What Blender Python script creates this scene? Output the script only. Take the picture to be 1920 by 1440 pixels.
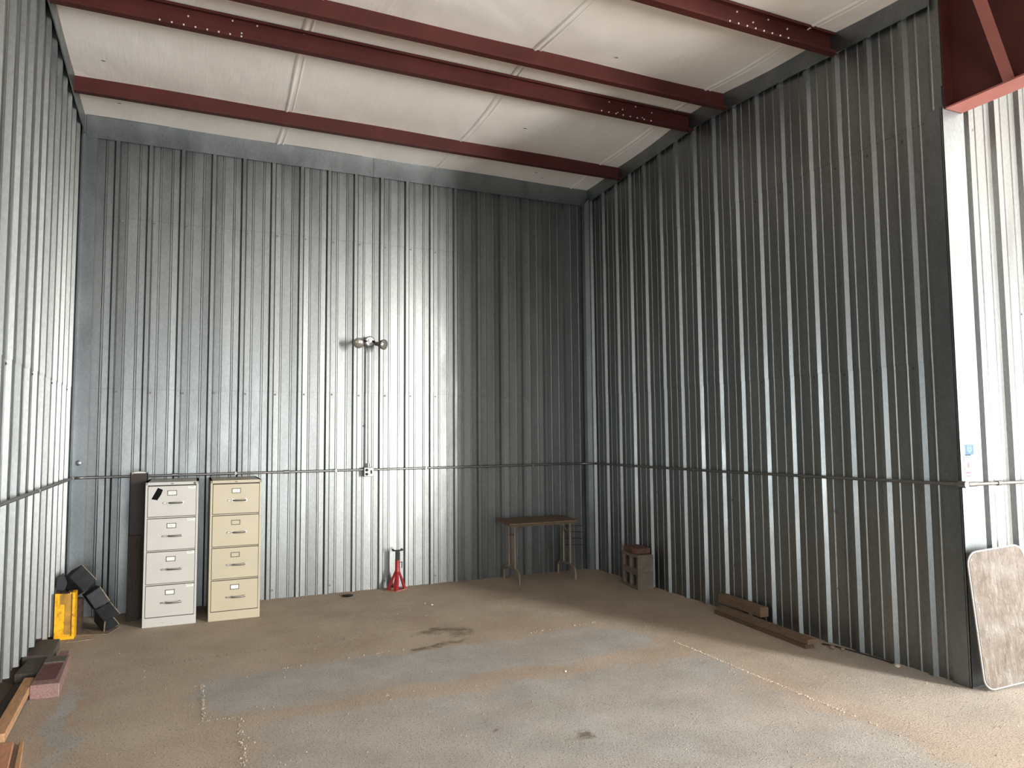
import bpy, bmesh, math, random
from mathutils import Vector, Matrix
random.seed(7)
for o in list(bpy.data.objects): bpy.data.objects.remove(o, do_unlink=True)
SC = bpy.context.scene
COL = SC.collection

# ------------------------------------------------------------------ camera
def make_camera():
    cx, cy, h, yaw, pit, rol, f = -4.9119, -8.2986, 1.727, .4259, .0714, -.0086, 1359.9
    fw = Vector((math.sin(yaw)*math.cos(pit), math.cos(yaw)*math.cos(pit), math.sin(pit)))
    r = Vector((math.cos(yaw), -math.sin(yaw), 0)); u = r.cross(fw)
    r2 = r*math.cos(rol)+u*math.sin(rol); u2 = -r*math.sin(rol)+u*math.cos(rol)
    cam = bpy.data.cameras.new('camera'); o = bpy.data.objects.new('camera', cam); COL.objects.link(o)
    M = Matrix((r2, u2, -fw)).transposed().to_4x4(); M.translation = Vector((cx, cy, h))
    o.matrix_world = M
    cam.sensor_fit = 'HORIZONTAL'; cam.sensor_width = 36; cam.lens = f/1920*36
    cam.clip_start = .05; cam.clip_end = 200
    SC.camera = o
make_camera()

# ------------------------------------------------------------------ light and exposure
w = bpy.data.worlds.new('world'); SC.world = w; w.use_nodes = True
bg = w.node_tree.nodes['Background']; bg.inputs[0].default_value = (.75, .86, 1, 1); bg.inputs[1].default_value = 1.0
SC.view_settings.view_transform = 'Standard'; SC.view_settings.look = 'None'
SC.view_settings.gamma = 1; SC.view_settings.use_curve_mapping = False
SC.view_settings.exposure = 0.10

def area(name, loc, target, sx, sy, power, col, spread=180):
    l = bpy.data.lights.new(name, 'AREA'); l.shape = 'RECTANGLE'; l.size = sx; l.size_y = sy
    l.energy = power; l.color = col; l.spread = math.radians(spread)
    o = bpy.data.objects.new(name, l); COL.objects.link(o); o.location = loc
    o.rotation_euler = (Vector(target)-Vector(loc)).to_track_quat('-Z', 'Y').to_euler()
    return o
# daylight through the door openings of the building (far and side doors; the front lamp is added fill)
area('daylight_far_door', (2.95, -12.05, 2.15), (2.95, 0, 2.15), 0.95, 4.1, 2200, (1, .97, .93))
area('daylight_side_door', (6.9, -8.6, 1.7), (0, -8.6, 1.7), 3.6, 3.2, 320, (.93, .97, 1))
area('front_fill_light', (-3.9, -12.05, 1.3), (-3.9, 0, 1.3), 3.2, 2.4, 330, (.9, .96, 1))  # unseen fill added behind the camera to lift the shaded walls

# ------------------------------------------------------------------ node helpers and materials
class NT:
    def __init__(s, name):
        s.m = bpy.data.materials.new(name); s.m.use_nodes = True
        s.t = s.m.node_tree; s.b = s.t.nodes['Principled BSDF']
    def n(s, typ, **kw):
        nd = s.t.nodes.new(typ)
        for k, v in kw.items():
            if k.startswith('i_'):
                key = k[2:]
                nd.inputs[int(key) if key.isdigit() else key.replace('_', ' ')].default_value = v
            else: setattr(nd, k, v)
        return nd
    def l(s, a, b): s.t.links.new(a, b)
    def set(s, **kw):
        for k, v in kw.items(): s.b.inputs[k.replace('_', ' ')].default_value = v
    def pos(s): return s.n('ShaderNodeNewGeometry').outputs['Position']
    def obj(s): return s.n('ShaderNodeTexCoord').outputs['Object']
    def mapping(s, v, scale=(1, 1, 1), loc=(0, 0, 0)):
        m = s.n('ShaderNodeMapping'); m.inputs['Scale'].default_value = scale; m.inputs['Location'].default_value = loc
        s.l(v, m.inputs[0]); return m.outputs[0]
    def noise(s, v, scale, detail=4, rough=.55, dist=0):
        n = s.n('ShaderNodeTexNoise'); n.inputs['Scale'].default_value = scale; n.inputs['Detail'].default_value = detail
        n.inputs['Roughness'].default_value = rough; n.inputs['Distortion'].default_value = dist
        s.l(v, n.inputs['Vector']); return n.outputs['Fac']
    def ramp(s, v, stops):
        r = s.n('ShaderNodeValToRGB'); e = r.color_ramp.elements
        while len(e) < len(stops): e.new(.5)
        for el, (p, c) in zip(e, stops):
            el.position = p; el.color = c if len(c) == 4 else (*c, 1)
        s.l(v, r.inputs[0]); return r.outputs[0]
    def mix(s, f, a, b):
        m = s.n('ShaderNodeMix', data_type='RGBA')
        for i, v in ((0, f), (6, a), (7, b)):
            if hasattr(v, 'links'): s.l(v, m.inputs[i])
            elif i == 0: m.inputs[0].default_value = v
            else: m.inputs[i].default_value = (*v, 1) if len(v) == 3 else v
        return m.outputs[2]
    def math(s, op, a, b=0., clamp=False):
        m = s.n('ShaderNodeMath', operation=op); m.use_clamp = clamp
        for i, v in ((0, a), (1, b)):
            if hasattr(v, 'links'): s.l(v, m.inputs[i])
            else: m.inputs[i].default_value = v
        return m.outputs[0]
    def mapr(s, v, a, b, c, d):
        m = s.n('ShaderNodeMapRange'); s.l(v, m.inputs[0])
        for i, x in enumerate((a, b, c, d)): m.inputs[i+1].default_value = x
        return m.outputs[0]
    def bump(s, h, strength=.3, dist=.01):
        b = s.n('ShaderNodeBump'); b.inputs['Strength'].default_value = strength; b.inputs['Distance'].default_value = dist
        s.l(h, b.inputs['Height']); s.l(b.outputs[0], s.b.inputs['Normal']); return b

def simple(name, col, rough=.6, metal=0., noise=.12, scale=8., bump=0., spec=.5):
    t = NT(name); v = t.obj()
    n = t.noise(v, scale, 5)
    lo = tuple(max(0, c*(1-noise)) for c in col); hi = tuple(min(1, c*(1+noise)) for c in col)
    t.l(t.ramp(n, [(.3, lo), (.7, hi)]), t.b.inputs['Base Color'])
    t.set(Roughness=rough, Metallic=metal); t.b.inputs['Specular IOR Level'].default_value = spec
    if bump: t.bump(t.noise(v, scale*6, 4), bump, .004)
    return t.m

def galv(name, c0, c1, r0, r1, metal=1.0, zs=.25, bstr=.25):
    t = NT(name); p = t.pos()
    big = t.noise(t.mapping(p, (1.6, 1.6, zs)), 2.2, 3, .5)
    sp = t.noise(t.mapping(p, (1, 1, .6)), 55, 2, .6)
    mixv = t.math('ADD', t.math('MULTIPLY', big, .6), t.math('MULTIPLY', sp, .4))
    t.l(t.ramp(mixv, [(.36, c0), (.64, c1)]), t.b.inputs['Base Color'])
    t.l(t.mapr(t.noise(t.mapping(p, (1, 1, .35)), 7, 4), .3, .7, r0, r1), t.b.inputs['Roughness'])
    t.set(Metallic=metal)
    wav = t.noise(t.mapping(p, (2.2, 2.2, .55)), 1.3, 2, .4)
    b1 = t.n('ShaderNodeBump'); b1.inputs['Strength'].default_value = bstr; b1.inputs['Distance'].default_value = .02
    t.l(wav, b1.inputs['Height'])
    b2 = t.n('ShaderNodeBump'); b2.inputs['Strength'].default_value = .02; b2.inputs['Distance'].default_value = .002
    t.l(sp, b2.inputs['Height']); t.l(b1.outputs[0], b2.inputs['Normal']); t.l(b2.outputs[0], t.b.inputs['Normal'])
    return t.m
M = {}
M['galv'] = galv('galvanised_panel', (.180, .188, .185), (.255, .264, .258), .36, .46, .95, .12, .07)
M['flash'] = galv('galvanised_flashing', (.17, .186, .190), (.24, .257, .262), .36, .48, .95, 1., .07)
M['seam'] = simple('dark_panel_seam', (.10, .10, .10), .6, .6)  # even dark colour for laps, joints and tears
M['screw'] = simple('dull_screw', (.16, .15, .15), .5, .7)
M['red'] = simple('red_oxide_primer', (.060, .0145, .012), .55, 0, .18, 3., spec=.2)
M['redlit'] = simple('red_oxide_primer_lit', (.30, .10, .08), .6, 0, .15, 3.)  # paler copy of the red primer, light on flange and brace put into colour
M['bolt'] = simple('zinc_bolt', (.75, .70, .66), .4, .6)
M['steel'] = simple('conduit_steel', (.27, .27, .262), .42, 1., .1, 20)
M['shade_backing'] = simple('black_shade_backing', (.012, .012, .013), .9)  # near-black for backing sheets, shade of gaps and cells put into colour
M['concrete_out'] = simple('outdoor_ground', (.38, .36, .33), .9)

def mat_ceiling():
    t = NT('white_vinyl_insulation'); p = t.pos()
    n = t.noise(t.mapping(p, (1, .35, 1)), 2.0, 4)
    t.l(t.ramp(n, [(.3, (.82, .77, .715)), (.7, (.90, .85, .80))]), t.b.inputs['Base Color'])
    t.set(Roughness=.45)
    a = t.noise(t.mapping(p, (1.2, .8, 1)), 1.1, 3, .5, .3)
    b = t.noise(t.mapping(p, (14, 1.2, 1)), 2.5, 4, .6, .4)
    t.bump(t.math('ADD', a, t.math('MULTIPLY', b, .06)), .45, .08)
    return t.m
M['ceiling'] = mat_ceiling()

def mat_floor():
    t = NT('dusty_asphalt_floor'); p = t.pos()
    sx = t.n('ShaderNodeSeparateXYZ'); wob = t.noise(p, 2.2, 4); wob2 = t.noise(t.mapping(p, (1, 1, 1), (7, 3, 0)), 2.2, 4)
    fine = t.noise(p, 30, 3)
    t.l(p, sx.inputs[0])
    X = t.math('ADD', sx.outputs[0], t.math('ADD', t.mapr(wob, 0, 1, -.30, .30), t.mapr(fine, 0, 1, -.05, .05)))
    Y = t.math('ADD', sx.outputs[1], t.math('ADD', t.mapr(wob2, 0, 1, -.26, .26), t.mapr(fine, 0, 1, -.05, .05)))
    def rect(x0, x1, y0, y1, e=.07):
        a = t.math('MULTIPLY', t.mapr(X, x0-e, x0+e, 0, 1), t.mapr(X, x1-e, x1+e, 1, 0))
        b = t.math('MULTIPLY', t.mapr(Y, y0-e, y0+e, 0, 1), t.mapr(Y, y1-e, y1+e, 1, 0))
        return t.math('MULTIPLY', a, b)
    def ell(cx, cy, rx, ry, rot=0., e=.35, base=None):
        dx = t.math('SUBTRACT', X if base is None else base[0], cx); dy = t.math('SUBTRACT', Y if base is None else base[1], cy)
        c, s = math.cos(rot), math.sin(rot)
        u = t.math('DIVIDE', t.math('ADD', t.math('MULTIPLY', dx, c), t.math('MULTIPLY', dy, s)), rx)
        v = t.math('DIVIDE', t.math('SUBTRACT', t.math('MULTIPLY', dy, c), t.math('MULTIPLY', dx, s)), ry)
        d = t.math('SQRT', t.math('ADD', t.math('MULTIPLY', u, u), t.math('MULTIPLY', v, v)))
        return t.mapr(d, 1-e, 1+e, 1, 0)
    gray = t.math('MAXIMUM', rect(-4.72, -1.28, -3.28, -2.52), rect(-4.52, -1.20, -9.5, -3.55))
    g2 = rect(-.95, .9, -5.7, -4.1, .5)
    gray = t.math('MAXIMUM', gray, t.math('MULTIPLY', g2, .7))
    patch = t.mapr(t.noise(p, .9, 4), .42, .62, 0, 1)
    gray = t.math('MULTIPLY', gray, t.mapr(patch, 0, 1, .68, 1))
    gray = t.math('MAXIMUM', gray, t.math('MULTIPLY', ell(-5.56, -3.0, .07, .75, .05), .9))
    tanm = t.ramp(t.noise(p, 1.7, 6), [(.3, (.41, .325, .245)), (.7, (.53, .44, .345))])
    grm = t.ramp(t.noise(p, 2.6, 6), [(.3, (.355, .343, .315)), (.7, (.49, .475, .445))])
    col = t.mix(gray, tanm, grm)
    # oil and water stains
    st = t.math('MAXIMUM', ell(-3.0, -2.42, .30, .055, .33), ell(-2.62, -2.12, .13, .10, .2))
    st = t.math('MAXIMUM', st, ell(-2.78, -2.02, .22, .06, .1))
    st = t.math('MAXIMUM', st, ell(-2.78, -4.5, .07, .05, 0)); st = t.math('MAXIMUM', st, ell(-3.18, -4.32, .05, .03, 0))
    st = t.math('MULTIPLY', st, t.mapr(t.noise(p, 6, 4), .38, .55, .2, 1))
    col = t.mix(t.math('MULTIPLY', st, .75), col, (.125, .088, .050))
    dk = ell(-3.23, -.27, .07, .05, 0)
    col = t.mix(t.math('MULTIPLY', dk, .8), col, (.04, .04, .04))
    # aggregate speckle
    v = t.n('ShaderNodeTexVoronoi'); v.inputs['Scale'].default_value = 70; t.l(p, v.inputs['Vector'])
    spk = t.mapr(v.outputs['Distance'], .0, .35, 1, 0)
    gate = t.mapr(t.noise(p, 26, 3), .46, .60, 0, 1)
    spk = t.math('MULTIPLY', spk, gate)
    col = t.mix(t.math('MULTIPLY', spk, .6), col, (.66, .61, .53))
    hole = t.math('MULTIPLY', t.mapr(t.noise(p, 80, 2), .57, .68, 0, 1), .6)
    col = t.mix(hole, col, (.10, .082, .065))
    # expansion crack
    t.l(col, t.b.inputs['Base Color']); t.set(Roughness=.92); t.b.inputs['Specular IOR Level'].default_value = .25
    h = t.math('ADD', t.math('MULTIPLY', t.noise(p, 75, 5, .75), .95), t.math('ADD', t.math('MULTIPLY', spk, .7), t.math('MULTIPLY', t.noise(p, 9, 5), .55)))
    t.bump(h, .9, .016)
    return t.m
M['floor'] = mat_floor()

def mat_wood(name, a, b, scale=(2, 14, 14), rough=.75):
    t = NT(name); v = t.obj()
    n = t.noise(t.mapping(v, scale), 5, 6, .6, .6)
    t.l(t.ramp(n, [(.3, a), (.7, b)]), t.b.inputs['Base Color']); t.set(Roughness=rough)
    t.bump(n, .25, .004); return t.m

# ------------------------------------------------------------------ mesh helpers
class MB:
    def __init__(s): s.b = bmesh.new(); s.mi = 0
    def _t(s, n0f): 
        s.b.faces.ensure_lookup_table()
        for f in s.b.faces[n0f:]: f.material_index = s.mi
    def face(s, pts):
        n = len(s.b.faces); vs = [s.b.verts.new(p) for p in pts]; s.b.faces.new(vs); s._t(n); return s
    def hexa(s, p):   # 8 points: bottom 4 ccw, top 4
        n = len(s.b.faces); v = [s.b.verts.new(q) for q in p]
        for f in ((3, 2, 1, 0), (4, 5, 6, 7), (0, 1, 5, 4), (1, 2, 6, 5), (2, 3, 7, 6), (3, 0, 4, 7)):
            s.b.faces.new([v[i] for i in f])
        s._t(n); return s
    def box(s, x0, x1, y0, y1, z0, z1, mat=None):
        P = [(x0, y0, z0), (x1, y0, z0), (x1, y1, z0), (x0, y1, z0), (x0, y0, z1), (x1, y0, z1), (x1, y1, z1), (x0, y1, z1)]
        if mat is not None: P = [mat @ Vector(q) for q in P]
        return s.hexa(P)
    def prism(s, poly, d, origin=(0, 0, 0), u=(1, 0, 0), v=(0, 0, 1)):
        n = len(s.b.faces)
        o = Vector(origin); u = Vector(u); v = Vector(v); w_ = u.cross(v).normalized()*d
        A = [s.b.verts.new(o+u*a+v*b) for a, b in poly]; B = [s.b.verts.new(o+u*a+v*b+w_) for a, b in poly]
        s.b.faces.new(A[::-1]); s.b.faces.new(B)
        for i in range(len(A)): s.b.faces.new((A[i], A[(i+1) % len(A)], B[(i+1) % len(A)], B[i]))
        s._t(n); return s
    def tube(s, pts, r, seg=10, caps=True, radii=None):
        n = len(s.b.faces); pts = [Vector(p) for p in pts]; rings = []; up = None
        for i, p in enumerate(pts):
            d = (pts[min(i+1, len(pts)-1)]-pts[max(i-1, 0)]).normalized()
            if up is None:
                up = Vector((0, 0, 1)) if abs(d.z) < .9 else Vector((1, 0, 0))
            a = d.cross(up).normalized(); b = a.cross(d).normalized(); up = b
            rr = radii[i] if radii else r
            rings.append([s.b.verts.new(p+(a*math.cos(k*2*math.pi/seg)+b*math.sin(k*2*math.pi/seg))*rr) for k in range(seg)])
        for R, Q in zip(rings, rings[1:]):
            for k in range(seg): s.b.faces.new((R[k], R[(k+1) % seg], Q[(k+1) % seg], Q[k]))
        if caps: s.b.faces.new(rings[0][::-1]); s.b.faces.new(rings[-1])
        s._t(n); return s
    def lathe(s, prof, origin, axis, seg=20):   # prof: (r, h) along axis
        ax = Vector(axis).normalized(); o = Vector(origin)
        pts = [o+ax*h for r, h in prof]; n = len(s.b.faces)
        a = ax.cross(Vector((0, 0, 1)) if abs(ax.z) < .9 else Vector((1, 0, 0))).normalized(); b = ax.cross(a)
        rings = [[s.b.verts.new(o+ax*h+(a*math.cos(k*2*math.pi/seg)+b*math.sin(k*2*math.pi/seg))*max(r, 1e-4)) for k in range(seg)] for r, h in prof]
        for R, Q in zip(rings, rings[1:]):
            for k in range(seg): s.b.faces.new((R[k], R[(k+1) % seg], Q[(k+1) % seg], Q[k]))
        s.b.faces.new(rings[0][::-1]); s.b.faces.new(rings[-1])
        s._t(n); return s
    def bevel(s, w_, seg=2, ang=35):
        bmesh.ops.remove_doubles(s.b, verts=s.b.verts, dist=1e-6)
        ed = [e for e in s.b.edges if len(e.link_faces) == 2 and e.calc_face_angle(0) > math.radians(ang)]
        bmesh.ops.bevel(s.b, geom=ed, offset=w_, segments=seg, profile=.5, affect='EDGES', clamp_overlap=True); return s
    def jitter(s, a):
        for v in s.b.verts: v.co += Vector((random.uniform(-a, a), random.uniform(-a, a), random.uniform(-a, a)))
        return s
    def build(s, name, mats, parent=None, smooth=False, rec=True):
        if rec: bmesh.ops.recalc_face_normals(s.b, faces=s.b.faces)
        me = bpy.data.meshes.new(name); s.b.to_mesh(me); s.b.free()
        for m in (mats if isinstance(mats, (list, tuple)) else [mats]): me.materials.append(M[m] if isinstance(m, str) else m)
        if smooth:
            for f in me.polygons: f.use_smooth = True
            try: me.set_sharp_from_angle(angle=math.radians(40))
            except Exception: pass
        o = bpy.data.objects.new(name, me); COL.objects.link(o)
        if parent is not None: o.parent = parent
        return o
def tag(o, label=None, cat=None, group=None, kind=None):
    if label: o['label'] = label
    if cat: o['category'] = cat
    if group: o['group'] = group
    if kind: o['kind'] = kind
    return o
def thing(name, label, cat, loc=(0, 0, 0), rz=0, group=None):
    o = bpy.data.objects.new(name, None); COL.objects.link(o); o.location = loc; o.rotation_euler = (0, 0, rz)
    o.empty_display_size = .1
    return tag(o, label, cat, group)
def copy_tree(o, parent=None):
    c = o.copy(); COL.objects.link(c); c.parent = parent
    for ch in list(o.children): copy_tree(ch, c)
    return c

# ------------------------------------------------------------------ dimensions of the building
WX = -5.93          # pan plane of the left wall
YE = -4.976         # outer corner of the right wall
ZC = lambda y: 5.165-.062*abs(y+2.45)      # underside of the ceiling (gable, ridge over the bay)
RH = .030           # rib height
YF = -12.2; XR = 7.0

def corrug(mb, P, D, N, s0, s1, phase, zb, zt, seams=(), sp=.3065, screws=(), hb=.033):
    """vertical ribbed sheet: along D from P, ribs stand out along N"""
    P, D, N = Vector(P), Vector(D), Vector(N)
    rnd = random.Random(int(phase*1000)+int(s1*100))
    prof = [(s0, 0.)]
    k = math.ceil((s0-phase)/sp)
    crest = []
    while phase+k*sp < s1-.03:
        c = phase+k*sp
        if c-.034 > s0:
            j = [rnd.uniform(-.0036, .0036) for _ in range(4)]
            prof += [(c-hb, j[0]), (c-.0165, RH), (c+.0165, RH), (c+hb, j[1])]
            crest.append(c)
            for m_ in (.098, .2085):
                q = c+m_
                if q+.02 < s1:
                    h0 = rnd.uniform(-.0016, .0016)
                    prof += [(q-.013, h0), (q-.006, .0062+h0), (q+.006, .0062+h0), (q+.013, h0)]
        k += 1
    prof.append((s1, 0.))
    b = mb.b
    for a, c in ((i, i+1) for i in range(len(prof)-1)):
        (sa, na), (sc, nc) = prof[a], prof[c]
        zlist_a = [zb(sa)]+[z for z in seams]+[zt(sa)]; zlist_c = [zb(sc)]+[z for z in seams]+[zt(sc)]
        for i in range(len(zlist_a)-1):
            off = .003*i
            q = [(sa, na+off, zlist_a[i]), (sc, nc+off, zlist_c[i]), (sc, nc+off, zlist_c[i+1]), (sa, na+off, zlist_a[i+1])]
            mb.mi = 0
            mb.face([P+D*x+N*n+Vector((0, 0, z)) for x, n, z in q])
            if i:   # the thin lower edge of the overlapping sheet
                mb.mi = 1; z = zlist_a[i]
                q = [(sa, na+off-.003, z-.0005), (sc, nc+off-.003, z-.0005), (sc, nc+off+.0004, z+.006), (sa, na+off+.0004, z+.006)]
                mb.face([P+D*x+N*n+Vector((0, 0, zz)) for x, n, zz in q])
    mb.mi = 2
    for z, every, dx in screws:
        for i, c in enumerate(crest):
            if i % every == 0 and c+dx < s1-.02:
                o = P+D*(c+dx)+N*(.001+.003*sum(1 for q in seams if q < z))+Vector((0, 0, z+rnd.uniform(-.006, .006)))
                mb.lathe([(.013, 0), (.013, .002), (.008, .003), (.008, .008)], o, N, 6)
    mb.mi = 0
    return crest

def struct(mb, name, mats, label, cat):
    return tag(mb.build(name, mats), label, cat, kind='structure')
WM = ['galv', 'seam', 'screw']
SC1 = [(2.205, 1, .05), (3.965, 1, .05), (.09, 2, .05)]
# back wall
mb = MB()
corrug(mb, (0, .012, 0), (1, 0, 0), (0, -1, 0), -5.95, 0.0, -.062, lambda s: -.02, lambda s: 5.08, (2.231, 3.992), screws=SC1)
mb.mi = 3; mb.box(WX-.34, .30, .22, .28, -.05, 5.5); mb.mi = 0  # unseen black skin added to stop sky light leaking in
struct(mb, 'wall_back', WM+['shade_backing'], 'ribbed galvanised metal wall at the back behind the cabinets', 'wall')
# right wall (dark side)
mb = MB()
corrug(mb, (.012, 0, 0), (0, -1, 0), (-1, 0, 0), 0.0, 4.985, .069, lambda s: -.02, lambda s: ZC(-s)+.06, (2.231, 3.99), sp=.3086, screws=[(2.205, 1, -.05), (3.93, 1, -.05), (1.08, 4, .12), (.45, 4, .12)], hb=.036)
mb.mi = 3; mb.box(.10, .14, YE+.10, .22, -.05, 5.4); mb.box(.030, .14, YE+.03, YE+.10, -.05, 5.1); mb.mi = 0  # unseen black backing added against light leaks at the wall end
struct(mb, 'wall_right', WM+['shade_backing'], 'ribbed galvanised metal wall on the right, in shade', 'wall')
# left wall
mb = MB()
def zbl(s): return .03 if s < 1.15 else .15+.03*(s-1.15)
corrug(mb, (WX, 0, 0), (0, -1, 0), (1, 0, 0), 0.0, 12.2, .21, lambda s: min(zbl(s), .22), lambda s: ZC(-s)+.06, (2.231,), sp=.293, hb=.0255, screws=[(2.205, 3, .05)])
mb.mi = 3; mb.box(WX-.32, WX-.26, YF, .3, -.05, 5.4)  # black sheet added behind, shade of the foot gap put into its colour
struct(mb, 'wall_left', ['galv', 'seam', 'screw', 'shade_backing'], 'ribbed galvanised metal wall on the left with a dark gap at its foot', 'wall')
# bright wall of the next bay, facing the camera
mb = MB()
corrug(mb, (0, YE+.012, 0), (1, 0, 0), (0, -1, 0), 0.02, XR, .285, lambda s: -.02, lambda s: ZC(YE)+.05, (), sp=.3048, screws=[(3.95, 2, .06), (2.6, 2, -.09), (.9, 2, -.09)])
struct(mb, 'wall_next_bay', ['galv', 'seam', 'screw'], 'brightly lit ribbed galvanised wall of the next bay at far right', 'wall')
# far walls with their door openings (behind the camera; the low front one holds the added fill)
def panel_wall(name, pieces, label):
    mb = MB()
    for p in pieces: mb.box(*p)
    return struct(mb, name, ['galv'], label, 'wall')
panel_wall('wall_front', [(-6.0, -5.6, YF-.12, YF, 0, 4.6), (-5.6, -2.2, YF-.12, YF, 2.6, 4.6), (-2.2, 2.25, YF-.12, YF, 0, 4.6),
                          (2.25, 3.65, YF-.12, YF, 4.3, 4.6), (3.65, XR+.1, YF-.12, YF, 0, 4.6)], 'galvanised front wall with two tall door openings')
panel_wall('wall_side', [(XR, XR+.1, YF, -10.4, 0, 5.2), (XR, XR+.1, -10.4, -6.8, 3.3, 5.2), (XR, XR+.1, -6.8, YE+.1, 0, 5.2)], 'galvanised side wall with a wide door opening')

# floor
mb = MB()
mb.face([(WX-.3, YF-.1, 0), (XR+.1, YF-.1, 0), (XR+.1, .3, 0), (WX-.3, .3, 0)])
struct(mb, 'floor', ['floor'], 'dusty tan and grey asphalt floor', 'floor')

# ceiling: white vinyl faced insulation, gently sagging between purlins
PUR = [-.80, -2.19, -2.74, -4.06, -5.45, -6.9, -8.3, -9.7, -11.1]
def sag(y):
    ys = [0]+PUR+[YF]
    for a, b in zip(ys, ys[1:]):
        if b <= y <= a:
            t_ = (a-y)/(a-b); return -.022*math.sin(math.pi*t_)*min(1, (a-b)/1.2)
    return 0
mb = MB(); b = mb.b
ysl = [.12]+[-.14*i for i in range(0, 89)]
xsl = [WX-.3+.35*i for i in range(0, 39)]
G = [[b.verts.new((x, y, ZC(y)+sag(y)+.004*math.sin(x*3.1+y*2))) for x in xsl] for y in ysl]
for i in range(len(ysl)-1):
    for j in range(len(xsl)-1): b.faces.new((G[i][j], G[i][j+1], G[i+1][j+1], G[i+1][j]))
ceil_o = struct(mb, 'ceiling', ['ceiling'], 'white vinyl insulation ceiling between red purlins', 'ceiling')
for f in ceil_o.data.polygons: f.use_smooth = True
# small tears in the facing
for tx, ty, tl in ((-1.58, -1.36, .022), (-5.62, -1.18, .018), (-5.55, -.42, .016), (-.95, -.35, .018), (-.80, -.22, .010), (-1.42, -2.95, .015)):
    mb = MB(); z = ZC(ty)+sag(ty)-.006; mb.prism([(-tl, -.003), (-tl*.2, -.006), (tl, .001), (tl*.3, .006), (-tl*.5, .004)], .003, (tx, ty, z), (1, 0, 0), (0, 1, 0))
    mb.build('tear', 'seam', ceil_o)
# taped seams in the insulation
for sx in (-4.03, -2.13, -.27):
    mb = MB(); b = mb.b
    for off, wd, hh in ((0, .022, .012), (.055, .012, .006)):
        L_ = []
        for i in range(0, 62):
            y = .02-.14*i
            dx = .02*math.sin(y*1.7+sx)+off
            z = ZC(y)+sag(y)-.001
            L_.append([b.verts.new((sx+dx-wd, y, z)), b.verts.new((sx+dx-wd*.3, y, z-hh)), b.verts.new((sx+dx+wd*.3, y, z-hh)), b.verts.new((sx+dx+wd, y, z))])
        for R, Q in zip(L_, L_[1:]):
            for k in range(3): b.faces.new((R[k], R[k+1], Q[k+1], Q[k]))
    mb.build('seam', ['ceiling'], ceil_o, smooth=True)

# ------------------------------------------------------------------ flashings
def trim(name, mb, label, m='flash'): return struct(mb, name, [m, 'seam'], label, 'trim')
e = RH+.010
mb = MB()       # back, top
zt0, zt1 = 4.785, 5.03
mb.box(-5.865, -2.93, .012-e-.002, .012-e, zt0, zt1); mb.box(-2.925, -.02, .012-e-.004, .012-e-.002, zt0, zt1)
mb.box(-5.865, -.02, .012-e-.009, .012-e, zt0-.001, zt0+.008)
mb.mi = 1; mb.box(-2.931, -2.925, .012-e-.005, .012-e-.002, zt0, zt1)
mb.box(-5.865, -.02, .012-e-.007, .012-e, zt1-.016, zt1-.010)
trim('trim_1', mb, 'flat galvanised flashing along the top of the back wall')
def side_trim(x0, sgn, y0, y1, hgt, name, label):
    mb = MB(); n = 14
    ys = sorted({y0, -2.45, y1}, reverse=True)
    for a, c in zip(ys, ys[1:]):
        for xx0, xx1, za, zb_ in ((x0, x0+sgn*.003, -hgt, .02), (x0, x0+sgn*.010, -hgt-.001, -hgt+.008)):
            xa, xb = min(xx0, xx1), max(xx0, xx1)
            mb.hexa([(xa, c, ZC(c)+za), (xb, c, ZC(c)+za), (xb, a, ZC(a)+za), (xa, a, ZC(a)+za),
                     (xa, c, ZC(c)+zb_), (xb, c, ZC(c)+zb_), (xb, a, ZC(a)+zb_), (xa, a, ZC(a)+zb_)])
    return trim(name, mb, label)
side_trim(.012-e, -1, -.02, -4.93, .185, 'trim_2', 'flat galvanised flashing along the sloping top of the right wall')
side_trim(WX+e+.004, 1, -.02, -12.1, .20, 'trim_3', 'flat galvanised flashing along the sloping top of the left wall')
mb = MB()       # left corner
mb.box(WX+.02, WX+.165, .012-e-.003, .012-e, 0, 4.80); mb.box(WX+e, WX+e+.003, -.13, .0, 0.03, 4.82)
trim('trim_4', mb, 'flat vertical flashing in the corner of left and back walls')
mb = MB()       # right corner
mb.box(-.115, -.0, .012-e-.003, .012-e, 0, 4.80); mb.box(.012-e-.003, .012-e, -.085, 0, 0, 4.9)
mb.hexa([(-.085, -.022, 0), (-.020, -.085, 0), (-.018, -.083, 0), (-.083, -.020, 0), (-.085, -.022, 4.8), (-.020, -.085, 4.9), (-.018, -.083, 4.9), (-.083, -.020, 4.8)])
trim('trim_5', mb, 'flat vertical flashing in the corner of back and right walls')
mb = MB()       # outer corner, shaded face and lit face
mb.box(-.026, -.022, YE-.008, -4.865, 0, 4.045); mb.box(-.026, .205, YE-.022, YE-.018, 0, 4.20)
mb.box(-.022, -.012, -4.877, -4.865, 0, 4.045); mb.box(.197, .205, YE-.018, YE-.004, 0, 4.2); mb.box(-.026, -.022, YE-.022, YE-.004, 0, 4.045)
trim('trim_6', mb, 'broad corner flashing wrapping the free end of the right wall', 'flash')

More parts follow.
